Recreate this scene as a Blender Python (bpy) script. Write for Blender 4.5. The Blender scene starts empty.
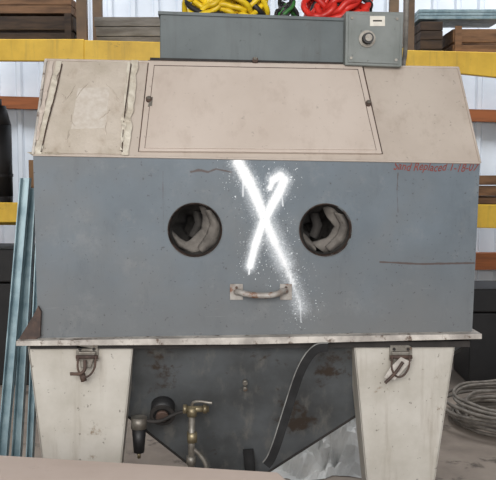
import bpy, bmesh, math, random
from mathutils import Vector, Matrix, noise
random.seed(7)
sc=bpy.context.scene
try:
    sc.view_settings.view_transform='Standard'
except Exception: pass
FPX=800.0
CAM=Vector((0,-2.15,1.33)); pitch=math.atan(70/FPX)
fwd=Vector((0,math.cos(pitch),-math.sin(pitch))); up=Vector((0,math.sin(pitch),math.cos(pitch))); rt=Vector((1,0,0))
def ray(px,py): return fwd+rt*((px-248)/FPX)-up*((py-240)/FPX)
def hit(px,py,p0,n):
    d=ray(px,py); return CAM+d*((p0-CAM).dot(n)/d.dot(n))
A_=math.radians(3.0)
N=Vector((-math.sin(A_),math.cos(A_),0)); U=Vector((math.cos(A_),math.sin(A_),0)); V=Vector((0,0,1))
def F(px,py,off=0.0): return hit(px,py,N*off,N)
def W(px,py,y): return hit(px,py,Vector((0,y,0)),Vector((0,1,0)))
def G(px,py,z=0): return hit(px,py,Vector((0,0,z)),V)

# ---------------- materials
def lin(c):
    return tuple(((v/255)/12.92 if v/255<=0.04045 else ((v/255+0.055)/1.055)**2.4) for v in c)+(1,)
def ramp(nt,fac,lo,hi):
    m=nt.nodes.new('ShaderNodeMapRange'); m.interpolation_type='SMOOTHSTEP'
    m.inputs['From Min'].default_value=lo; m.inputs['From Max'].default_value=hi
    nt.links.new(fac,m.inputs['Value']); return m.outputs['Result']
def nz(nt,co,scale,detail=5,rough=0.6):
    n=nt.nodes.new('ShaderNodeTexNoise'); n.inputs['Scale'].default_value=scale
    n.inputs['Detail'].default_value=detail; n.inputs['Roughness'].default_value=rough
    nt.links.new(co,n.inputs['Vector']); return n.outputs['Fac']
def stretchco(nt,co,s):
    mp=nt.nodes.new('ShaderNodeMapping'); mp.inputs['Scale'].default_value=s; nt.links.new(co,mp.inputs['Vector']); return mp.outputs['Vector']
def mixc(nt,fac,a,b):
    m=nt.nodes.new('ShaderNodeMix'); m.data_type='RGBA'
    if isinstance(fac,float): m.inputs[0].default_value=fac
    else: nt.links.new(fac,m.inputs[0])
    for i,v in ((6,a),(7,b)):
        if isinstance(v,tuple): m.inputs[i].default_value=v
        else: nt.links.new(v,m.inputs[i])
    return m.outputs[2]
def mth(nt,op,a,b=None,clamp=False):
    m=nt.nodes.new('ShaderNodeMath'); m.operation=op; m.use_clamp=clamp
    for i,v in ((0,a),(1,b)):
        if v is None: continue
        if isinstance(v,(int,float)): m.inputs[i].default_value=v
        else: nt.links.new(v,m.inputs[i])
    return m.outputs[0]
def mat(name,c,c2=None,scale=6,rough=0.6,metal=0.0,rust=None,rustamt=0.6,rscale=18,bump=0.0,stretch=(1,1,1),ret=False,grime=None,gamt=0.35):
    m=bpy.data.materials.new(name); m.use_nodes=True; nt=m.node_tree
    b=nt.nodes['Principled BSDF']; b.inputs['Roughness'].default_value=rough; b.inputs['Metallic'].default_value=metal
    tc=nt.nodes.new('ShaderNodeTexCoord'); mp=nt.nodes.new('ShaderNodeMapping'); mp.inputs['Scale'].default_value=stretch
    nt.links.new(tc.outputs['Object'],mp.inputs['Vector']); co=mp.outputs['Vector']
    col=mixc(nt,ramp(nt,nz(nt,co,scale),0.3,0.7),lin(c),lin(c2 or tuple(v*0.86 for v in c)))
    if grime:
        # vertical dirt streaks + fine specks
        st=ramp(nt,nz(nt,stretchco(nt,co,(22,22,2.2)),1.0,6,.65),0.50,0.72)
        col=mixc(nt,mth(nt,'MULTIPLY',st,gamt),col,lin(grime))
        s2=ramp(nt,nz(nt,co,75,3),0.66,0.72)
        col=mixc(nt,mth(nt,'MULTIPLY',s2,gamt*1.3),col,lin(tuple(v*.6 for v in grime)))
    if rust:
        f=ramp(nt,nz(nt,co,rscale,8,0.7),rustamt,rustamt+0.1)
        col=mixc(nt,f,col,lin(rust))
    nt.links.new(col,b.inputs['Base Color'])
    if bump:
        bp=nt.nodes.new('ShaderNodeBump'); bp.inputs['Strength'].default_value=bump; bp.inputs['Distance'].default_value=0.01
        nt.links.new(nz(nt,co,scale*4),bp.inputs['Height']); nt.links.new(bp.outputs[0],b.inputs['Normal'])
    if ret: return m,nt,b,co,col
    return m
def segmask(nt,co,segs,jit=0.0):
    """paint strokes on the panel: distance to polyline in x/z"""
    sx=nt.nodes.new('ShaderNodeSeparateXYZ'); nt.links.new(co,sx.inputs[0])
    cb=nt.nodes.new('ShaderNodeCombineXYZ'); nt.links.new(sx.outputs[0],cb.inputs[0]); nt.links.new(sx.outputs[2],cb.inputs[2])
    P=cb.outputs[0]; acc=None
    def vm(op,a,b=None):
        n=nt.nodes.new('ShaderNodeVectorMath'); n.operation=op
        for i,v in ((0,a),(1,b)):
            if v is None: continue
            if isinstance(v,(Vector,tuple)): n.inputs[i].default_value=tuple(v)
            else: nt.links.new(v,n.inputs[i])
        return n
    for a,b,r,inten in segs:
        a=Vector((a.x,0,a.z)); b=Vector((b.x,0,b.z)); ba=b-a
        pa=vm('SUBTRACT',P,a).outputs[0]
        h=mth(nt,'MULTIPLY',vm('DOT_PRODUCT',pa,ba/ba.length_squared).outputs['Value'],1.0,True)
        s=vm('SCALE',ba); nt.links.new(h,s.inputs['Scale'])
        d=vm('LENGTH',vm('SUBTRACT',pa,s.outputs[0]).outputs[0]).outputs['Value']
        q=mth(nt,'MULTIPLY',mth(nt,'SUBTRACT',1.0,mth(nt,'DIVIDE',d,r),True),inten)
        acc=q if acc is None else mth(nt,'MAXIMUM',acc,q)
    return acc

def strokes(pts):
    out=[]
    for (x0,y0,r0,i0),(x1,y1,r1,i1) in zip(pts[:-1],pts[1:]):
        out.append((F(x0,y0),F(x1,y1),(r0+r1)/2/373,(i0+i1)/2))
    return out

# blue-grey front with spray mark
M_blue,nt,b,co,col=mat('panel_paint_bluegrey',(101,112,121),(90,100,108),5,0.55,rust=(88,78,72),rustamt=0.68,rscale=26,ret=True)
dirt=ramp(nt,nz(nt,co,3.0,6),0.42,0.75)
col=mixc(nt,mth(nt,'MULTIPLY',dirt,0.4),col,lin((112,109,104)))
sz=nt.nodes.new('ShaderNodeSeparateXYZ'); nt.links.new(co,sz.inputs[0])
low=ramp(nt,mth(nt,'ADD',sz.outputs[2],mth(nt,'MULTIPLY',nz(nt,co,7,5),0.25)),1.35,1.0)
col=mixc(nt,mth(nt,'MULTIPLY',low,0.55),col,lin((106,105,103)))
dn=nz(nt,co,9,7,0.75)
col=mixc(nt,mth(nt,'MULTIPLY',ramp(nt,dn,0.53,0.72),0.34),col,lin((134,136,136)))
dk=nz(nt,stretchco(nt,co,(10,10,3)),1.6,8,.75)
col=mixc(nt,mth(nt,'MULTIPLY',ramp(nt,dk,0.52,0.75),0.45),col,lin((76,82,87)))
scr=ramp(nt,nz(nt,stretchco(nt,co,(5,5,140)),1.0,3,.6),0.70,0.76)
col=mixc(nt,mth(nt,'MULTIPLY',scr,0.35),col,lin((150,152,152)))
speck=ramp(nt,nz(nt,co,110,2),0.67,0.72)
col=mixc(nt,mth(nt,'MULTIPLY',speck,0.6),col,lin((60,54,52)))
sg=strokes([(380,262,1.9,1),(420,264,1.7,1),(474,263,2.2,1)])+strokes([(163,171,1.0,.6),(163,200,1.0,.5),(164,240,1.0,.4)])+strokes([(191,172,2.6,.8),(199,170,2.4,.9),(208,172,2.4,.8),(216,169,2.2,.8),(231,172,1.7,.7)])+strokes([(398,173,1.5,.8),(397,190,1.2,.6),(398,212,1.2,.5)])
f=ramp(nt,mth(nt,'ADD',segmask(nt,co,sg),mth(nt,'MULTIPLY',mth(nt,'SUBTRACT',nz(nt,co,60),0.5),0.9)),0.25,0.7)
fm=ramp(nt,segmask(nt,co,sg),0.0,0.1)
col=mixc(nt,mth(nt,'MULTIPLY',mth(nt,'MULTIPLY',f,fm),0.8),col,lin((72,52,44)))
XA=[(238,162,1.1,.7),(243,171,1.3,.95),(250,184,1.1,.9),(259,204,1.0,.95),(266,222,1.0,.85),(275,243,1.0,.62),(285,264,1.0,.5),(293,284,1.0,.42),(300,306,.9,.2)]
XB=[(270,188,.6,.7),(273,180,.8,.9),(280,176,.9,1.0),(284,180,.9,1.0),(280,190,1.0,1.0),(272,205,.95,1.0),(262,225,.9,1.0),(255,246,.8,1.0),(250,266,.75,.9)]
XH=[(238,162,1.1,.7),(250,184,1.1,.9),(266,222,1.05,.95),(285,264,1.25,.9),(301,308,1.1,.5)]
def XS(r,inten,A=XA): return strokes([(x,y,a*r,i*inten) for x,y,a,i in A])+strokes([(x,y,a*r*.9,min(1,i)*inten) for x,y,a,i in XB])
vc=segmask(nt,co,XS(8.0,1.0)); vh=segmask(nt,co,XS(19,1.0,XH)); g=nz(nt,co,240,3)
halo=ramp(nt,mth(nt,'SUBTRACT',vh,mth(nt,'MULTIPLY',g,0.60)),-0.04,0.75)
col=mixc(nt,mth(nt,'MULTIPLY',halo,0.85),col,lin((220,226,232)))
fx=ramp(nt,mth(nt,'SUBTRACT',vc,mth(nt,'MULTIPLY',g,0.40)),-0.05,0.48)
col=mixc(nt,fx,col,lin((246,248,250)))
vw=segmask(nt,co,XS(28,1.0,XH))
sp=ramp(nt,mth(nt,'ADD',nz(nt,co,230,1),mth(nt,'MULTIPLY',vw,0.10)),0.73,0.78)
col=mixc(nt,mth(nt,'MULTIPLY',sp,ramp(nt,vw,0.02,0.25)),col,lin((220,226,230)))
drips=strokes([(250,262,1.8,1),(249,274,1.4,.8)])+strokes([(300,300,1.6,.6),(301,322,1.2,.4)])+strokes([(243,176,2,.8),(243,196,1.4,.5)])+strokes([(281,186,1.6,.8),(283,206,1.2,.5)])+strokes([(290,270,1.3,.7),(291,290,1.1,.4)])
col=mixc(nt,ramp(nt,segmask(nt,co,drips),0.1,0.8),col,lin((232,236,240)))
nt.links.new(col,b.inputs['Base Color'])

M_body=mat('cabinet_bluegrey',(104,113,118),(90,98,102),6,0.6,rust=(80,66,58),rustamt=0.66)
M_beige=mat('slope_paint_beige',(188,177,166),(176,164,153),4,0.55,rust=(156,136,120),rustamt=0.64,rscale=12,grime=(140,122,108),gamt=.3)
M_beige2=mat('window_cover_beige',(196,184,174),(186,173,162),3,0.5,rust=(166,148,134),rustamt=0.68,rscale=10,grime=(150,132,118),gamt=.22)
M_tape=mat('masking_tape',(208,202,188),(180,170,154),20,0.6,bump=0.2,grime=(130,112,94),gamt=.5)
M_film=mat('plastic_film',(194,184,172),(176,166,152),8,0.32,bump=0.35,grime=(146,128,108),gamt=.35)
M_stamp=mat('faded_stamp',(200,193,184),(186,176,164),60,0.7)
M_leg=mat('leg_paint_offwhite',(194,190,182),(174,169,159),7,0.6,rust=(134,118,100),rustamt=0.62,rscale=16,grime=(138,126,110),gamt=.5)
M_flange=mat('flange_worn',(206,200,192),(150,144,138),14,0.6,rust=(90,72,60),rustamt=0.54,rscale=30)
M_hop=mat('hopper_grey',(94,98,101),(70,72,73),5,0.42,rust=(62,54,48),rustamt=0.57,rscale=11,grime=(140,136,128),gamt=.35)
M_top=mat('light_housing_grey',(96,104,106),(82,90,92),5,0.6,rust=(70,64,60),rustamt=0.63,grime=(66,66,64),gamt=.35)
M_switch=mat('switchbox_grey',(122,127,125),(106,112,109),10,0.55,rust=(80,72,66),rustamt=0.64,grime=(80,78,74),gamt=.3)
M_dark=mat('dark_seam',(52,48,46),(36,34,33),20,0.8)
M_rim=mat('rusty_rim',(92,72,62),(60,49,45),30,0.7)
M_glove=mat('glove_fabric',(60,57,54),(42,40,38),14,0.95,bump=0.4)
M_flap=mat('glove_fabric_lit',(120,115,109),(82,78,74),16,0.95,bump=0.5)  # lit copy of the dark glove fabric; light on the folds is in its colour
M_steel=mat('worn_steel',(150,146,138),(110,104,96),30,0.45,0.5,rust=(110,78,56),rustamt=0.58,rscale=40)
M_handle=mat('handle_paint',(172,169,164),(128,118,110),25,0.5,0.1,rust=(120,82,60),rustamt=0.52,rscale=30)
M_rubber=mat('black_rubber',(40,40,41),(28,28,29),20,0.95)
M_rubedge=mat('rubber_edge_highlight',(142,142,139),(96,96,95),20,0.8)  # grey highlight of the rubber edge, put into the colour
M_label=mat('paper_label',(225,222,210),(205,200,190),30,0.7)
M_red=mat('red_marker',(132,62,54),(112,54,48),60,0.8)
M_brass=mat('dull_brass',(158,146,118),(110,100,80),30,0.4,0.6)
M_yel=mat('rack_yellow',(236,194,64),(216,174,52),6,0.5,rust=(130,100,50),rustamt=0.62,rscale=10,grime=(140,112,60),gamt=.3)
M_upr=mat('rack_upright_paint',(120,96,72),(96,78,62),8,0.6)
M_wood=mat('old_wood',(136,102,74),(92,68,50),5,0.8,stretch=(1,6,6))
M_girt=mat('girt_wood',(160,94,54),(126,76,46),5,0.8,stretch=(0.5,6,6))
M_dwood=mat('dark_wood',(78,62,50),(48,39,34),5,0.8,stretch=(1,6,6))
M_blk=mat('black_plastic',(38,37,38),(26,26,28),6,0.5)
M_tin=mat('corrugated_sheet',(228,235,243),(208,217,228),1.5,0.45)
M_galv=mat('galvanised_steel',(158,180,187),(112,138,148),14,0.4,0.2)
M_conc=mat('concrete_floor',(150,139,128),(114,104,96),1.8,0.85,rust=(84,76,70),rustamt=0.55,rscale=4,bump=0.2)
M_wallp=mat('side_sheet',(140,140,138),(122,122,120),1.5,0.7)
M_table=mat('table_board',(196,179,168),(184,166,154),3,0.6,rust=(164,144,132),rustamt=0.62,rscale=9)
M_hy=mat('yellow_hose',(240,208,40),(204,168,30),20,0.4)
M_hr=mat('red_hose',(216,52,40),(180,36,30),20,0.4)
M_hg=mat('green_cord',(60,130,60),(40,96,40),20,0.5)
M_cable=mat('grey_cable',(136,130,122),(100,94,88),20,0.6)
M_sheet=mat('crumpled_white',(215,215,212),(176,178,178),6,0.5,bump=0.3)
M_grey=mat('grey_timber',(138,134,128),(100,95,88),6,0.8,stretch=(1,5,5))
M_card=mat('cardboard',(150,118,86),(128,98,70),5,0.8)

# ---------------- mesh helpers
def empty(name,loc):
    e=bpy.data.objects.new(name,None); sc.collection.objects.link(e); e.location=loc; e.empty_display_size=0.1
    return e
def par(o,p):
    if p is not None:
        o.parent=p; o.matrix_parent_inverse=Matrix.Translation(-Vector(p.location))
def mk(name,verts,faces,m,parent=None,smooth=False,bevel=0):
    me=bpy.data.meshes.new(name); me.from_pydata([tuple(v) for v in verts],[],faces); 
    bm=bmesh.new(); bm.from_mesh(me); bmesh.ops.recalc_face_normals(bm,faces=bm.faces); bm.to_mesh(me); bm.free()
    if smooth:
        for p in me.polygons: p.use_smooth=True
    me.materials.append(m); o=bpy.data.objects.new(name,me); sc.collection.objects.link(o); par(o,parent)
    if bevel:
        bv=o.modifiers.new('bevel','BEVEL'); bv.width=bevel; bv.segments=2; bv.limit_method='ANGLE'
    return o
def prism(name,pts,vec,m,parent=None,bevel=0):
    n=len(pts); v=[Vector(p) for p in pts]+[Vector(p)+vec for p in pts]
    f=[tuple(range(n)),tuple(range(2*n-1,n-1,-1))]+[(i,(i+1)%n,n+(i+1)%n,n+i) for i in range(n)]
    return mk(name,v,f,m,parent,False,bevel)
def fp(name,pxs,off,depth,m,parent=None,bevel=0):
    return prism(name,[F(x,y,off) for x,y in pxs],N*depth,m,parent,bevel)
def box(name,x0,x1,y0,y1,z0,z1,m,parent=None,bevel=0):
    return prism(name,[(x0,y0,z0),(x1,y0,z0),(x1,y0,z1),(x0,y0,z1)],Vector((0,y1-y0,0)),m,parent,bevel)
def wp(name,pxs,y,depth,m,parent=None,bevel=0):
    return prism(name,[W(x,yy,y) for x,yy in pxs],Vector((0,depth,0)),m,parent,bevel)
def rect(x0,y0,x1,y1): return [(x0,y0),(x1,y0),(x1,y1),(x0,y1)]
def tube(name,pts,r,m,parent=None,cyclic=False,smooth=True,res=6):
    cu=bpy.data.curves.new(name,'CURVE'); cu.dimensions='3D'; cu.bevel_depth=r; cu.bevel_resolution=3; cu.use_fill_caps=True
    if smooth:
        s=cu.splines.new('BEZIER'); s.bezier_points.add(len(pts)-1)
        for bp,p in zip(s.bezier_points,pts):
            bp.co=p; bp.handle_left_type='AUTO'; bp.handle_right_type='AUTO'
        s.resolution_u=res
    else:
        s=cu.splines.new('POLY'); s.points.add(len(pts)-1)
        for bp,p in zip(s.points,pts): bp.co=(*p,1)
    s.use_cyclic_u=cyclic
    o=bpy.data.objects.new(name,cu); sc.collection.objects.link(o)
    dg=bpy.context.evaluated_depsgraph_get(); me=bpy.data.meshes.new_from_object(o.evaluated_get(dg))
    bpy.data.objects.remove(o); me.materials.clear(); me.materials.append(m)
    for p in me.polygons: p.use_smooth=True
    o=bpy.data.objects.new(name,me); sc.collection.objects.link(o); par(o,parent); return o
def cyl(name,p0,p1,r,m,parent=None,r2=None,seg=28):
    p0=Vector(p0);p1=Vector(p1); d=(p1-p0).normalized(); a=d.orthogonal().normalized(); b=d.cross(a); r2=r if r2 is None else r2
    v=[];
    for p,rr in ((p0,r),(p1,r2)):
        for i in range(seg):
            t=2*math.pi*i/seg; v.append(p+(a*math.cos(t)+b*math.sin(t))*rr)
    f=[tuple(range(seg)),tuple(range(2*seg-1,seg-1,-1))]+[(i,(i+1)%seg,seg+(i+1)%seg,seg+i) for i in range(seg)]
    o=mk(name,v,f,m,parent)
    for p in o.data.polygons:
        if len(p.vertices)==4: p.use_smooth=True
    return o
def ring(name,c,n,ro,ri,th,m,parent=None,seg=48):
    n=n.normalized(); a=n.orthogonal().normalized(); b=n.cross(a); v=[]
    for (r,d) in ((ro,0),(ro,-th),(ri,-th),(ri,0)):
        for i in range(seg):
            t=2*math.pi*i/seg; v.append(c+(a*math.cos(t)+b*math.sin(t))*r+n*d)
    f=[]
    for k in range(4):
        for i in range(seg):
            f.append((k*seg+i,k*seg+(i+1)%seg,((k+1)%4)*seg+(i+1)%seg,((k+1)%4)*seg+i))
    return mk(name,v,f,m,parent)

# ================= CABINET
cab=empty('sandblasting_cabinet',Vector((0,0.35,0)))
A=F(33,155);B=F(480,163);C=F(472,335);D=F(38,338)
Cm=F(250,64,0.19); SN=(B-A).cross(Cm-A).normalized()
if SN.y<0: SN=-SN
def S(px,py,h=0.0): return hit(px,py,A-SN*h,SN)
E=S(458,68);Hh=S(46,60)
depth=0.72
# front sheet with glove ports
holes=[(F(195,230),0.0715),(F(325.5,230),0.0705)]
bm=bmesh.new(); edges=[]
def loop(ps):
    vs=[bm.verts.new(p) for p in ps]; return [bm.edges.new((vs[i],vs[(i+1)%len(vs)])) for i in range(len(vs))]
edges+=loop([A,B,C,D])
for c,r in holes: edges+=loop([c+(U*math.cos(t)+V*math.sin(t))*r for t in [2*math.pi*i/64 for i in range(64)]])
bmesh.ops.triangle_fill(bm,use_beauty=True,use_dissolve=False,edges=edges)
me=bpy.data.meshes.new('front_panel'); bm.to_mesh(me); bm.free(); me.materials.append(M_blue)
fo=bpy.data.objects.new('front_panel',me); sc.collection.objects.link(fo); par(fo,cab)
# slope + shell
back=[D+N*depth,C+N*depth,E+N*(depth-0.19),Hh+N*(depth-0.19)]
mk('slope_panel',[A,B,E,Hh],[(0,1,2,3)],M_beige,cab)
mk('shell',[A,B,C,D,E,Hh]+back,[(4,5,9,8),(9,6,7,8),(6,3,2,7),(1,2,7,8,4),(0,3,6,9,5)],M_body,cab)
tube('fold_edge',[A-N*0.001,B-N*0.001],0.003,M_beige,cab,smooth=False)
tube('slope_edge_trim',[A-SN*0.002,Hh-SN*0.002],0.004,M_flange,cab,smooth=False)
tube('slope_edge_trim_b',[B-SN*0.002,E-SN*0.002],0.003,M_beige,cab,smooth=False)
tube('top_edge',[Hh,E],0.004,M_beige,cab,smooth=False)
def sp_(name,pxs,h,th,m,bevel=0): return prism(name,[S(x,y,h+th) for x,y in pxs],SN*th,m,cab,bevel)
# main viewing window with cover
sp_('window_frame_shadow_gap',[(148,60),(363,64.3),(383,154),(138,151.6)],0.0,0.0008,M_rim)
sp_('window_frame',[(149,61),(362,65),(382,153),(139,150.5)],0.0008,0.008,M_beige2,0.0015)
sp_('window_gap',[(154,65),(358,69),(376.5,150),(144.5,148)],0.0088,0.0006,M_rim)
sp_('window_cover',[(154.5,65.5),(357.6,69.5),(376.1,149.6),(145.0,147.6)],0.0088,0.003,M_beige2,0.0012)
for i,(x,y) in enumerate([(149,101),(368,105),(255,62)]):
    q=S(x,y,0.006); cyl('window_knob_%d'%i,q,q-SN*0.012,0.008,M_rim,cab); cyl('window_knob_cap_%d'%i,q-SN*0.012,q-SN*0.016,0.005,M_steel,cab)
sp_('window_clip',[(150,97),(153,97),(152,106),(148,106)],0.006,0.006,M_steel)
# small taped window at left
sp_('side_window_film',[(62,62),(134,61),(124,154),(40,153)],0.0,0.003,M_film)
sp_('side_window_stamp',[(78,88),(110,87),(105,128),(71,129)],0.003,0.0004,M_stamp)
# crumpled film creases
random.seed(21)
for i in range(9):
    x0=random.uniform(62,118); y0=random.uniform(70,135); x1=x0+random.uniform(-14,14); y1=y0+random.uniform(6,18)
    xm=(x0+x1)/2+random.uniform(-3,3)
    tube('film_crease_%d'%i,[S(x0,y0,.0028),S(xm,(y0+y1)/2,.0042),S(x1,y1,.0028)],0.0012,M_film,cab)
def strip(name,line,w,h,m,wob=1.2):
    L=[];R=[]
    n=26
    for i in range(n+1):
        t=i/n; x=line[0][0]+(line[1][0]-line[0][0])*t; y=line[0][1]+(line[1][1]-line[0][1])*t
        k=noise.noise(Vector((t*7,line[0][0],0)))*wob; k2=noise.noise(Vector((t*9,line[0][0]+9,0)))*wob
        L.append(S(x-w/2+k,y,h+0.003*abs(k2))); R.append(S(x+w/2+k2,y,h+0.002*abs(k)))
    v=L+R; f=[(i,i+1,n+2+i,n+1+i) for i in range(n)]
    o=mk(name,v,f,m,cab); so=o.modifiers.new('s','SOLIDIFY'); so.thickness=0.0012; return o
strip('tape_left',[(59,61),(38,154)],6,0.005,M_tape,3)
strip('tape_right',[(135,60),(125,155)],7,0.005,M_tape,3)
strip('tape_right_curl',[(129,62),(121,150)],3,0.008,M_tape,3)
strip('tape_bottom',[(42,152),(46,154)],30,0.004,M_tape,2)
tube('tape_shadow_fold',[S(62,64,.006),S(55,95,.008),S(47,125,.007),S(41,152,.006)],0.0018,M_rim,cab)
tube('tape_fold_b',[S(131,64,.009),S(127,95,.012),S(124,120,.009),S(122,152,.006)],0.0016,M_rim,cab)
strip('corner_tape',[(52,61),(36,140)],4,0.003,M_beige2,2)
# glove ports
def flap(name,c,r,pts,d0,d1,m):
    """folded cloth: patch between two edge polylines given in port units"""
    L,R=pts; n=14; k=10; v=[];f=[]
    def lerp(P,t):
        s=t*(len(P)-1); i=min(int(s),len(P)-2); a=Vector(P[i]).lerp(Vector(P[i+1]),s-i); return a
    for j in range(n+1):
        a=lerp(L,j/n); b2=lerp(R,j/n)
        for i in range(k+1):
            u=i/k; p=a.lerp(b2,u); w_=noise.noise(Vector((p.x*3,p.y*3,c.x*5)))*.006
            dd=d0+(d1-d0)*(j/n)-math.sin(u*math.pi)*0.012+w_
            v.append(c+U*p.x*r+V*p.y*r+N*dd)
    for j in range(n):
        for i in range(k): f.append((j*(k+1)+i,j*(k+1)+i+1,(j+1)*(k+1)+i+1,(j+1)*(k+1)+i))
    o=mk(name,v,f,m,cab,True); so=o.modifiers.new('s','SOLIDIFY'); so.thickness=.002
for k,(c,r) in enumerate(holes):
    ring('port_ring_%d'%k,c+N*0.02,N,r+0.002,r-0.002,0.022,M_rim,cab)
    ring('port_flange_%d'%k,c,N,r+0.004,r-0.002,0.002,M_body,cab)
    n=20; seg=72; v=[]; f=[]
    for j in range(n):
        t=j/(n-1); rr=(r-0.003)*(1-0.5*t**1.3)
        for i in range(seg):
            th=2*math.pi*i/seg
            nn=noise.noise(Vector((math.cos(th)*1.6,math.sin(th)*1.6,t*2+k*5)))
            v.append(c+N*(0.015+0.16*t)+(U*math.cos(th)+V*math.sin(th))*rr*(1+.5*nn*min(1,t*2)-0.12*min(1,t*3))+V*-.01*t)
    for j in range(n-1):
        for i in range(seg): f.append((j*seg+i,j*seg+(i+1)%seg,(j+1)*seg+(i+1)%seg,(j+1)*seg+i))
    f.append(tuple((n-1)*seg+i for i in range(seg)))
    mk('glove_sleeve_%d'%k,v,f,M_glove,cab,True)
    if k==0:
        flap('glove_fold_0a',c,r,([(.15,.92),(.30,.45),(.25,0),(-.20,-.45),(-.62,-.62)],[(.55,.78),(.95,.2),(.90,-.35),(.45,-.84),(.0,-.98)]),.045,.045,M_flap)
        flap('glove_fold_0b',c,r,([(.38,.75),(.60,.25),(.42,-.25),(.1,-.7)],[(.62,.74),(.97,.1),(.80,-.52),(.30,-.92)]),.022,.030,M_flap)
        flap('glove_fold_0c',c,r,([(-.9,-.05),(-.55,-.38),(-.1,-.62)],[(-.85,-.4),(-.66,-.70),(-.2,-.95)]),.055,.045,M_flap)
        flap('glove_fold_0d',c,r,([(-.1,.7),(.0,.2),(-.25,-.3)],[(.2,.6),(.30,.1),(.05,-.4)]),.085,.075,M_glove)
    else:
        flap('glove_fold_1a',c,r,([(-.05,.92),(.12,.5),(.45,.1),(.2,-.35),(-.5,-.55)],[(.5,.82),(.87,.4),(.96,-.1),(.72,-.64),(.1,-.97)]),.045,.045,M_flap)
        flap('glove_fold_1b',c,r,([(.35,.66),(.62,.2),(.50,-.2),(.05,-.68)],[(.78,.58),(.97,.1),(.84,-.47),(.30,-.92)]),.022,.030,M_flap)
        flap('glove_fold_1c',c,r,([(-.93,.0),(-.6,-.30),(-.3,-.64)],[(-.85,-.44),(-.64,-.72),(-.3,-.93)]),.055,.045,M_flap)
        flap('glove_fold_1d',c,r,([(-.5,.6),(-.35,.1),(-.5,-.3)],[(-.1,.6),(.05,.1),(-.15,-.45)]),.085,.075,M_glove)
# handle
for i,(x0,x1) in enumerate([(230,243),(280,292)]):
    fp('handle_plate_%d'%i,[(x0,284),(x1,284),(x1,300),(x0,300)],-0.004,0.004,M_handle,cab,0.001)
    q=F((x0+x1)/2,287.5,-0.004); cyl('handle_screw_%d'%i,q,q-N*0.003,0.0035,M_rim,cab)
hp=[F(236,292,-0.004),F(239,292,-0.020),F(246,294,-0.032),F(262,295.5,-0.036),F(277,294,-0.032),F(283,291,-0.020),F(286,291,-0.004)]
h=tube('handle_grip',hp,0.0082,M_handle,cab)
# marker text
cu=bpy.data.curves.new('t','FONT'); cu.body='Sand Replaced 1-18-07'; cu.size=0.026; cu.shear=0.35; cu.offset=0.0002
to=bpy.data.objects.new('t',cu); sc.collection.objects.link(to); dg=bpy.context.evaluated_depsgraph_get()
tm=bpy.data.meshes.new_from_object(to.evaluated_get(dg)); bpy.data.objects.remove(to)
for i,v_ in enumerate(tm.vertices):
    v_.co.y+=.0016*math.sin(v_.co.x*90)
o=bpy.data.objects.new('marker_note',tm); tm.materials.clear(); tm.materials.append(M_red); sc.collection.objects.link(o)
p=F(393,170,-0.0008); wd=max(v.co.x for v in tm.vertices); s=(F(479,171)-p).length/wd
rot=Matrix(((U.x,0,N.x,0),(U.y,0,N.y,0),(0,1,0,0),(0,0,0,1)))
rl=Matrix.Rotation(math.radians(-1.0),4,'Z')
tm.transform(Matrix.Translation(p)@rot@rl@Matrix.Diagonal((s,s*1.25,1,1))); par(o,cab)
# base flange
fp('base_flange',[(16,341),(250,337.5),(482,334),(482,339),(250,344.5),(16,346)],-0.035,0.80,M_flange,cab,0.001)
fp('base_flange_under',[(30,346),(470,341),(470,347),(30,349)],-0.01,0.74,M_dark,cab)
fp('drip_guard',[(15,345),(33,316),(38,306),(41,312),(40,337),(30,343)],-0.016,0.012,M_rim,cab,0.001)
# light housing
T0=0.205
fp('light_housing',[(160,13),(398,21),(398,66),(160,62)],T0,0.26,M_top,cab,0.003)
fp('light_housing_lip',[(158,11),(352,18),(352,21),(158,14)],T0-0.006,0.27,M_top,cab)
fp('housing_base_seam',[(150,57.5),(352,62.5),(352,65),(150,60)],T0-0.004,0.02,M_dark,cab)
fp('switch_box',[(346,11),(404,12),(402,67),(345,65)],0.165,0.13,M_switch,cab,0.003)
fp('switch_box_cover',[(349,14),(401,15),(399,64),(348,62)],0.161,0.004,M_switch,cab,0.001)
q=F(367,39,0.161); ring('switch_bezel',q,N,0.024,0.016,0.004,M_steel,cab); cyl('switch_body',q,q-N*0.022,0.015,M_blk,cab); cyl('switch_cap',q-N*0.022,q-N*0.027,0.010,M_steel,cab)
fp('switch_label',rect(370,16,385,26),0.1595,0.001,M_label,cab)
fp('switch_label_text',rect(373,20,382,21.5),0.159,0.0005,M_dark,cab)
for i,(x,y) in enumerate([(352,18),(397,19),(396,60),(351,58)]):
    q=F(x,y,0.161); cyl('switch_screw_%d'%i,q,q-N*0.003,0.004,M_steel,cab)
tube('conduit',[F(385,66,0.2),F(398,70,0.22),F(404,60,0.3),F(406,30,0.34),F(407,-10,0.34)],0.007,M_grey,cab)

# legs (folded plates)
def z0(px,off):
    for y in range(300,900):
        if F(px,y,off).z<=0.006: return y
zf=z0(248,0.02)
def leg(name,tl,tr,sl,sr,off,dirn):
    l1=tl[0]+sl*(zf-tl[1]); r1=tr[0]+sr*(zf-tr[1])
    pts=[tl,tr,(r1,zf),(l1,zf)]
    fp(name+'_plate',pts,off,0.004,M_leg,cab,0.001)
    a,b_,c,d=[F(*p,off) for p in pts]
    prism(name+'_return_inner',[b_,c,c+N*0.05,b_+N*0.10],-U*0.004,M_leg,cab)
    prism(name+'_return_outer',[a,d,d+N*0.05,a+N*0.10],U*0.004,M_leg,cab)
    m=(c+d)/2; box(name+'_foot',m.x-.07,m.x+.07,m.y-.03,m.y+.09,0,0.008,M_leg,cab)
leg('leg_left',(28,347),(133,347),0.124,-0.10,0.0,1)
leg('leg_right',(354,346),(455,345),0.09,-0.148,0.0,1)
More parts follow.
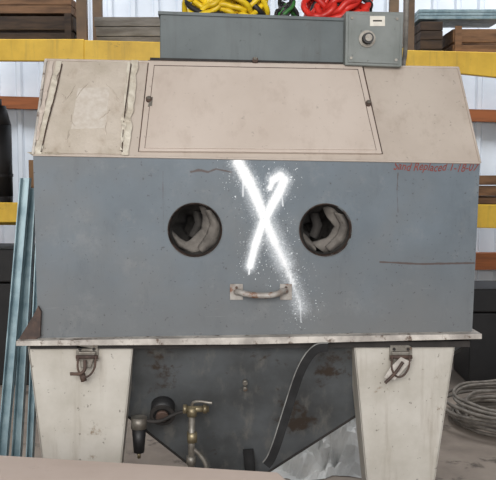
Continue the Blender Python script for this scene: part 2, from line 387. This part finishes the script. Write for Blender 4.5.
for nm,px in (('leg_rear_left',60),('leg_rear_right',430)):
    t=F(px,350,0.0)+N*0.66
    box(nm,t.x-.03,t.x+.03,t.y-.03,t.y+.03,0,t.z,M_leg,cab); box(nm+'_foot',t.x-.06,t.x+.06,t.y-.06,t.y+.06,0,.008,M_leg,cab)
# hopper
tl=F(42,346,0.03);tr=F(468,344,0.03); tz=min(tl.z,tr.z)
tl.z=tr.z=tz
ap=F(232,472,0.32); az=ap.z
v=[tl,tr,tr+N*0.64,tl+N*0.64]; c=ap; w=0.07
v+=[c-U*w-N*w,c+U*w-N*w,c+U*w+N*w,c-U*w+N*w]
mk('hopper',v,[(0,1,5,4),(1,2,6,5),(2,3,7,6),(3,0,4,7),(4,5,6,7)],M_hop,cab)
for i in range(2): tube('hopper_seam_%d'%i,[v[i],v[4+i]],0.004,M_dark,cab,smooth=False)
def HP(px,py,h=0):
    n=(v[1]-v[0]).cross(v[4]-v[0]).normalized()
    if n.y<0:n=-n
    return hit(px,py,v[0]-n*h,n),n
cyl('hopper_outlet',c+V*0.0,c-V*0.10,0.055,M_blk,cab); cyl('hopper_outlet_ring',c-V*0.01,c-V*0.03,0.068,M_steel,cab)
q,hn=HP(245,381); cyl('hopper_bolt',q,q-hn*0.012,0.007,M_steel,cab); 
q2,_=HP(245,387); cyl('hopper_bolt_b',q2,q2-hn*0.012,0.006,M_steel,cab)
# pick-up port and gauge
q,hn=HP(163,405); cyl('inlet_collar',q+hn*0.01,q-hn*0.04,0.034,M_blk,cab); ring('inlet_ring',q-hn*0.04,hn,0.036,0.026,0.006,M_dark,cab); cyl('inlet_core',q-hn*0.04,q-hn*0.052,0.018,M_rim,cab)
# filter bowl and valve line
o_=0.05
cyl('filter_head',F(139,417,o_),F(139,428,o_),0.022,M_steel,cab)
cyl('filter_bowl',F(139,428,o_),F(139,452,o_),0.020,M_blk,cab,0.015)
cyl('filter_drain',F(139,452,o_),F(139,458,o_),0.005,M_brass,cab)
tube('air_line_left',[F(139,420,o_),F(160,421,o_),F(175,414,o_),F(190,410,o_)],0.005,M_dark,cab)
cyl('valve_body',F(183,409,o_),F(209,409,o_),0.009,M_brass,cab); cyl('valve_nut_a',F(183,409,o_),F(187,409,o_),0.013,M_brass,cab); cyl('valve_nut_b',F(203,409,o_),F(207,409,o_),0.013,M_brass,cab)
cyl('valve_ball',F(192,407,o_),F(192,416,o_),0.014,M_brass,cab)
tube('valve_lever',[F(192,405,o_),F(194,402,o_-.01),F(212,403,o_-.02)],0.004,M_steel,cab)
cyl('riser_pipe',F(192,414,o_),F(191,480,o_),0.0095,M_steel,cab); cyl('riser_union',F(192,432,o_),F(192,442,o_),0.015,M_brass,cab,seg=6); cyl('riser_union_b',F(191,456,o_),F(191,464,o_),0.014,M_steel,cab,seg=6)
tube('riser_branch',[F(192,448,o_),F(200,455,o_),F(206,466,o_),F(206,480,o_)],0.006,M_steel,cab)
tube('siphon_hose',[F(192,478,o_),F(196,505,o_),F(225,520,.15),F(236,500,.30)],0.012,M_rubber,cab)
tube('drain_hose',[F(248,448,.20),F(250,470,.2),F(248,500,.22),F(240,512,.30)],0.017,M_rubber,cab)
# rubber seal strip hanging
sp=[(328,347),(318,348),(309,356),(301,370),(295,386),(289,405),(283,424),(277,443),(271,458),(266,465)]
def ribbon(name,pts,w,off,th,m):
    P=[Vector((x,y)) for x,y in pts]; L=[];R=[]
    for i,p in enumerate(P):
        t=(P[min(i+1,len(P)-1)]-P[max(i-1,0)]).normalized(); n_=Vector((-t.y,t.x))
        L.append(F(*(p+n_*w/2),off)); R.append(F(*(p-n_*w/2),off))
    k=len(P); o=mk(name,L+R,[(i,i+1,k+i+1,k+i) for i in range(k-1)],m,cab,False)
    so=o.modifiers.new('s','SOLIDIFY'); so.thickness=th; so.offset=0; return o
def dense(pts,k=4):
    out=[]
    for i in range(len(pts)-1):
        p0=Vector(pts[max(i-1,0)]);p1=Vector(pts[i]);p2=Vector(pts[i+1]);p3=Vector(pts[min(i+2,len(pts)-1)])
        for j in range(k):
            t=j/k; out.append(tuple(0.5*((2*p1)+(p2-p0)*t+(2*p0-5*p1+4*p2-p3)*t*t+(3*p1-p0-3*p2+p3)*t**3)))
    out.append(pts[-1]); return out
sp=dense(sp)
ribbon('seal_strip',sp,9,-0.045,0.008,M_rubber)
def offs(pts,d):
    P=[Vector(p) for p in pts];o=[]
    for i,p in enumerate(P):
        t=(P[min(i+1,len(P)-1)]-P[max(i-1,0)]).normalized(); o.append((p.x-t.y*d,p.y+t.x*d))
    return o
ribbon('seal_strip_highlight',offs(sp,4.2),1.0,-0.050,0.004,M_rubedge)  # thin grey ribbon standing in for the highlight along the strip
# toggle latches
def latch(nm,x):
    fp(nm+'_plate',rect(x-11,345,x+11,361),-0.010,0.010,M_steel,cab,0.001)
    fp(nm+'_bracket',[(x-9,352),(x+9,352),(x+4,368),(x-6,368)],-0.022,0.012,M_steel,cab,0.002)
    tube(nm+'_bail',[F(x-9,356,-.03),F(x-8,372,-.035),F(x-2,377,-.035),F(x+6,371,-.035),F(x+9,356,-.03)],0.0028,M_rim,cab)
    cyl(nm+'_pin',F(x-11,357,-.028),F(x+11,357,-.028),0.005,M_rim,cab)
    for i,dx in enumerate((-7,7)):
        q=F(x+dx,349,-.010); cyl(nm+'_rivet_%d'%i,q,q-N*.004,.004,M_dark,cab)
latch('latch_left',87); latch('latch_right',401)
tube('latch_left_lever',[F(85,360,-.03),F(83,372,-.04),F(70,374,-.045)],0.0045,M_rim,cab)
cyl('latch_left_hook',F(82,374,-.03),F(84,381,-.03),0.008,M_rim,cab)
fp('latch_right_tab',[(401,357),(411,362),(395,380),(384,378),(390,368)],-0.034,0.003,M_flange,cab,0.001)
tube('latch_right_lever',[F(403,362,-.04),F(396,372,-.045),F(385,383,-.045)],0.0045,M_rim,cab)

# ================= hoses on top
top_z=F(250,16,T0).z
def tangle(name,xs_,cy,rr,n,hmax,tr,mats,seed):
    random.seed(seed); e=empty(name,Vector((sum(xs_)/2,cy,top_z)))
    for i in range(n):
        t=i/max(1,n-1); r=random.uniform(*rr); cx=xs_[0]+r+(xs_[1]-xs_[0]-2*r)*t; ph=random.uniform(0,6); lift=random.uniform(.3,1)*hmax; yy=cy+random.uniform(-.02,.02)
        pts=[]
        for k in range(12):
            a=2*math.pi*k/12; q=r*(1+.2*random.uniform(-1,1))
            pts.append(Vector((min(xs_[1],max(xs_[0],cx+math.cos(a)*q)),yy+math.sin(a)*q*.8,top_z+tr+.5*(1+math.sin(a+ph))*lift+random.uniform(0,.014))))
        tube('loop_%d'%i,pts,tr,mats[i%len(mats)],e,True)
px=lambda p:F(p,12,.33).x
tangle('yellow_air_hose',(px(184),px(270)),.34,(.035,.065),26,.11,.0085,[M_hy,M_hy,M_blk,M_hy,M_hy,M_hy],3)
tangle('green_cord',(px(276),px(297)),.34,(.018,.026),6,.08,.006,[M_blk,M_hg,M_blk],4)
tangle('red_air_hose',(px(303),px(371)),.375,(.035,.055),20,.12,.010,[M_hr,M_hr,M_hr,M_blk],5)

# ================= worktable in foreground
wt=empty('worktable',Vector((-0.5,-0.95,0)))
zt_=0.75
a=G(-30,453,zt_); b_=G(278,472,zt_); c2=G(287,480,zt_)
ba=(b_-a).normalized()
a=a-ba*0.5
pts=[a,b_,c2,Vector((c2.x+0.0,-1.45,zt_)),Vector((a.x,-1.45,zt_))]
prism('table_top',pts,Vector((0,0,-0.025)),M_table,wt,0.003)
for i,(x,y) in enumerate([(a.x+.05,-1.4),(c2.x-.08,-1.4),(a.x+.05,a.y-.08),(b_.x-.08,b_.y-.10)]):
    box('table_leg_%d'%i,x-.02,x+.02,y-.02,y+.02,0,zt_-.025,M_steel,wt)

# ================= room
box('floor',-5,5,-6,4.3,-0.05,0,M_conc)
def corrugated(name,x0,x1,y,z0_,z1,m):
    prof=[(0,0),(.12,0),(.135,-.025),(.165,-.025),(.18,0)]; v=[];x=x0
    while x<x1:
        for dx,dy in prof: v.append((x+dx,y+dy))
        x+=.18
    n=len(v); V_=[(a,b,z0_) for a,b in v]+[(a,b,z1) for a,b in v]
    return mk(name,V_,[(i,i+1,n+i+1,n+i) for i in range(n-1)],m)
corrugated('wall_back',-5,5,4.2,0,4.2,M_tin)
box('wall_left',-5.1,-5,-6,4.3,0,4.2,M_wallp); box('wall_right',5,5.1,-6,4.3,0,4.2,M_wallp)
box('ceiling',-5,5,-2.6,4.3,4.2,4.25,M_wallp)
wp('trim_1',[(-400,85),(900,121),(900,133),(-400,97)],4.08,0.08,M_girt)
box('trim_2',-5,5,4.08,4.17,0.55,0.68,M_girt)

# pallet rack
rk=empty('pallet_rack',Vector((0,2.9,0)))
RY=2.65; RD=0.5
def px2x(px,y): return W(px,170,y).x
ups=[-150,84,407,640]
for i,px_ in enumerate(ups):
    x=px2x(px_,RY)
    for j,yy in enumerate((RY,RY+RD)):
        box('upright_%d_%d'%(i,j),x-.03,x+.03,yy,yy+.05,0,2.9,M_upr,rk,0.004)
    for k in range(6):
        z=.2+k*.45; tube('brace_%d_%d'%(i,k),[(x,RY+.03,z),(x,RY+RD,z+.4*(1 if k%2 else .2))],0.012,M_upr,rk,smooth=False)
def beam(nm,p0,p1,y):
    wp(nm,[(p0[0],p0[1]),(p1[0],p1[1]),(p1[0],p1[2]),(p0[0],p0[2])],y,0.05,M_yel,rk,0.004)
beam('beam_upper_left',(-150,39,60),(84,39,61),RY-.01); beam('beam_upper_mid',(84,40,61),(407,48,70),RY-.01); beam('beam_upper_right',(407,50,68),(640,56,92),RY-.01)
beam('beam_lower_left',(-150,202,223),(84,203,222),RY-.01); beam('beam_lower_mid',(84,203,222),(407,203,224),RY-.01); beam('beam_lower_right',(407,204,226),(640,206,232),RY-.01)
zu=W(0,41,RY).z-.02; zl=W(0,204,RY).z-.02; zr=W(0,57,RY).z
xs=[px2x(p,RY) for p in ups]
for nm,z,x0,x1,n in (('deck_upper_left',zu,xs[0],xs[2],18),('deck_upper_right',zr,xs[2]+.04,xs[3],8),('deck_lower',zl,xs[0],xs[3],26)):
    for i in range(n):
        x=x0+(x1-x0)*i/n; box('%s_board_%d'%(nm,i),x,x+(x1-x0)/n-.02,RY+.05,RY+RD,z-.03,z-.005,M_dwood,rk)
box('beam_rear_lower',xs[0],xs[-1],RY+RD-.02,RY+RD+.02,zl-.14,zl-.03,M_yel,rk)
def crate(name,x0,x1,z0_,z1,y,d,m,n=3):
    ax,bx=px2x(x0,y),px2x(x1,y); hgt=(z1-z0_)/n
    e=empty(name,Vector(((ax+bx)/2,y+d/2,z0_)))
    for i in range(n):
        z=z0_+i*hgt
        box('slat_front_%d'%i,ax,bx,y,y+.02,z,z+hgt*.82,m,e,.002); box('slat_back_%d'%i,ax,bx,y+d,y+d+.02,z,z+hgt*.82,m,e)
        box('slat_left_%d'%i,ax,ax+.02,y+.02,y+d,z,z+hgt*.82,m,e); box('slat_right_%d'%i,bx-.02,bx,y+.02,y+d,z,z+hgt*.82,m,e)
    for i,xx in enumerate((ax+.01,bx-.05)):
        box('post_%d'%i,xx,xx+.04,y-.012,y,z0_,z1,m,e)
    box('base',ax,bx,y,y+d,z0_,z0_+.02,m,e)
def stack(name,x0,x1,y,z0_,rows,th,m,d=.35,jj=.03):
    ax,bx=px2x(x0,y),px2x(x1,y); e=empty(name,Vector(((ax+bx)/2,y+d/2,z0_)))
    for r in range(rows):
        for k in range(3):
            j=random.uniform(-jj,jj); box('board_%d_%d'%(r,k),ax+j,bx+j,y+k*d/3,y+(k+.92)*d/3,z0_+r*th,z0_+(r+.94)*th,m,e,.003)
crate('slatted_crate',-60,76,zu,zu+.19,RY+.06,.34,M_dwood,2)
stack('plank_pile',-40,74,RY+.08,zu+.195,2,.05,M_wood,.3,.0)
stack('timber_stack',97,200,RY+.06,zu,3,.058,M_grey,.35,.02)
crate('wooden_crate',450,540,zr,zr+.19,RY+.06,.34,M_wood,2)
stack('beam_offcuts',418,440,RY+.06,zr,4,.055,M_dwood,.35,.0)
stack('steel_sheet_stack',416,500,RY+.06,zr+.23,3,.02,M_galv,.3,.0)
# drum on left shelf
cz=zl; cx=W(0,203,RY+.22).x-.02
e=empty('plastic_drum',Vector((cx,RY+.22,cz)))
for i,(a0,a1,r1,r2) in enumerate([(0,.06,.095,.1),(.06,.5,.1,.1),(.5,.62,.1,.07),(.62,.66,.045,.045)]):
    cyl('section_%d'%i,(cx,RY+.22,cz+a0),(cx,RY+.22,cz+a1),r1,M_blk,e,r2)
ring('band',Vector((cx,RY+.22,cz+.2)),V,.104,.098,.02,M_blk,e)
# boards and a carton on the left shelf
stack('board_pile',24,76,RY+.06,zl,3,.04,M_wood,.36,.0)
ax,bx=px2x(25,RY),px2x(74,RY)
e=empty('cardboard_carton',Vector(((ax+bx)/2,RY+.2,zl+.12)))
z=zl+.12
box('body',ax,bx,RY+.08,RY+.38,z,z+.16,M_card,e,.003); box('tape',ax+.09,ax+.12,RY+.079,RY+.381,z+.158,z+.162,M_tape,e)
box('flap_left',ax-.0,(ax+bx)/2-.002,RY+.08,RY+.38,z+.16,z+.164,M_card,e); box('flap_right',(ax+bx)/2+.002,bx,RY+.08,RY+.38,z+.16,z+.164,M_card,e)
crate('packing_crate',455,530,zl,zl+.2,RY+.06,.34,M_wood,3)
# under lower shelf
def toolbox(name,x0,x1,ztop,y,d,m):
    a=px2x(x0,y);b=px2x(x1,y); e=empty(name,Vector(((a+b)/2,y+d/2,0)))
    box('body',a,b,y,y+d,0,ztop*.75,m,e,.01); box('lid',a-.01,b+.01,y-.01,y+d+.01,ztop*.76,ztop,m,e,.01)
    for i,k in enumerate((.25,.75)): box('latch_%d'%i,a+(b-a)*k-.02,a+(b-a)*k+.02,y-.02,y-.005,ztop*.65,ztop*.85,M_steel,e)
    tube('handle',[((a+b)/2-.08,y-.01,ztop*.45),((a+b)/2-.06,y-.05,ztop*.45),((a+b)/2+.06,y-.05,ztop*.45),((a+b)/2+.08,y-.01,ztop*.45)],.008,M_steel,e)
toolbox('storage_chest',-120,60,.85,RY+.06,.38,M_blk)
toolbox('storage_chest',474,620,.60,RY+.08,.38,M_blk)
# galvanised struts leaning at left
gs=empty('galvanised_strut_bundle',Vector((-.95,.4,0)))
def strut(nm,top,bx,y,w):
    t=W(top[0],top[1],y); b=Vector((bx,y-.12,0.0)); W_=Vector((w,0,0))
    prism(nm+'_web',[t,t+W_,b+W_,b],Vector((0,.003,0)),M_galv,gs)
    prism(nm+'_flange_a',[t,t+Vector((.003,0,0)),b+Vector((.003,0,0)),b],Vector((0,-.025,0)),M_galv,gs)
    prism(nm+'_flange_b',[t+W_,t+W_-Vector((.003,0,0)),b+W_-Vector((.003,0,0)),b+W_],Vector((0,-.025,0)),M_galv,gs)
strut('strut_a',(22,178),W(-8,560,.33).x,.40,.030)
strut('strut_b',(29,188),W(9,560,.36).x,.44,.028)
strut('strut_c',(38,230),W(26,560,.30).x,.36,.020)
# cable coil on the floor
cc=empty('cable_coil',Vector((1.38,1.95,0)))
random.seed(11)
for i in range(15):
    r=.34-random.uniform(0,.11); dx,dy=random.uniform(-.03,.03),random.uniform(-.03,.03); zz=.012+.009*i
    tube('turn_%d'%i,[Vector((1.38+dx+math.cos(a)*r,1.95+dy+math.sin(a)*r,zz+random.uniform(0,.012))) for a in [k*math.pi/7 for k in range(14)]],.0085,M_cable,cc,True)
# crumpled plastic on the floor
def crumple(name,cx,cy,sx,sy,h,m):
    n=40; v=[];f=[]
    for j in range(n+1):
        for i in range(n+1):
            u=i/n*2-1; w=j/n*2-1; r=min(1,math.hypot(u,w)); e=max(0,1-r*r)
            k=noise.fractal(Vector((u*2.2+cx,w*2.2,0)),1,2,4)
            rg=1-abs(noise.noise(Vector((u*5,w*5,3))))*2.4
            v.append((cx+u*sx*(1+.15*k),cy+w*sy*(1+.15*k),.003+max(0,e**.6*h*(.5+.45*k+.45*rg))))
    for j in range(n):
        for i in range(n): f.append((j*(n+1)+i,j*(n+1)+i+1,(j+1)*(n+1)+i+1,(j+1)*(n+1)+i))
    return mk(name,v,f,m)
g_=G(325,450); crumple('plastic_sheet',g_.x,g_.y,.33,.35,.25,M_sheet)

# ================= light
w=bpy.data.worlds.new('World'); sc.world=w; w.use_nodes=True
w.node_tree.nodes['Background'].inputs[0].default_value=(0.90,0.92,0.97,1); w.node_tree.nodes['Background'].inputs[1].default_value=1.1
def area(name,loc,tgt,sx,sy,e,c):
    l=bpy.data.lights.new(name,'AREA'); l.shape='RECTANGLE'; l.size=sx; l.size_y=sy; l.energy=e; l.color=c
    o=bpy.data.objects.new(name,l); sc.collection.objects.link(o); o.location=loc
    o.rotation_euler=(Vector(tgt)-Vector(loc)).to_track_quat('-Z','Y').to_euler()
area('doorway_daylight',(-0.6,-4.6,2.6),(0,0,1.1),3.2,2.0,185,(1,.965,.915))
area('wall_fill_left',(-2.3,2.6,4.1),(-2.3,3.5,0.8),2.4,1.2,110,(.97,.98,1))  # added fill lamp to brighten the back wall, no real roof opening
area('wall_fill_right',(2.3,2.6,4.1),(2.3,3.5,0.8),2.4,1.2,110,(.97,.98,1))  # second added fill lamp, for the right part of the back wall
cam=bpy.data.cameras.new('camera'); cam.sensor_width=36; cam.sensor_fit='HORIZONTAL'; cam.lens=36*FPX/496; cam.clip_start=.05
co_=bpy.data.objects.new('camera',cam); sc.collection.objects.link(co_); co_.location=CAM; co_.rotation_euler=(math.pi/2-pitch,0,0)
sc.camera=co_
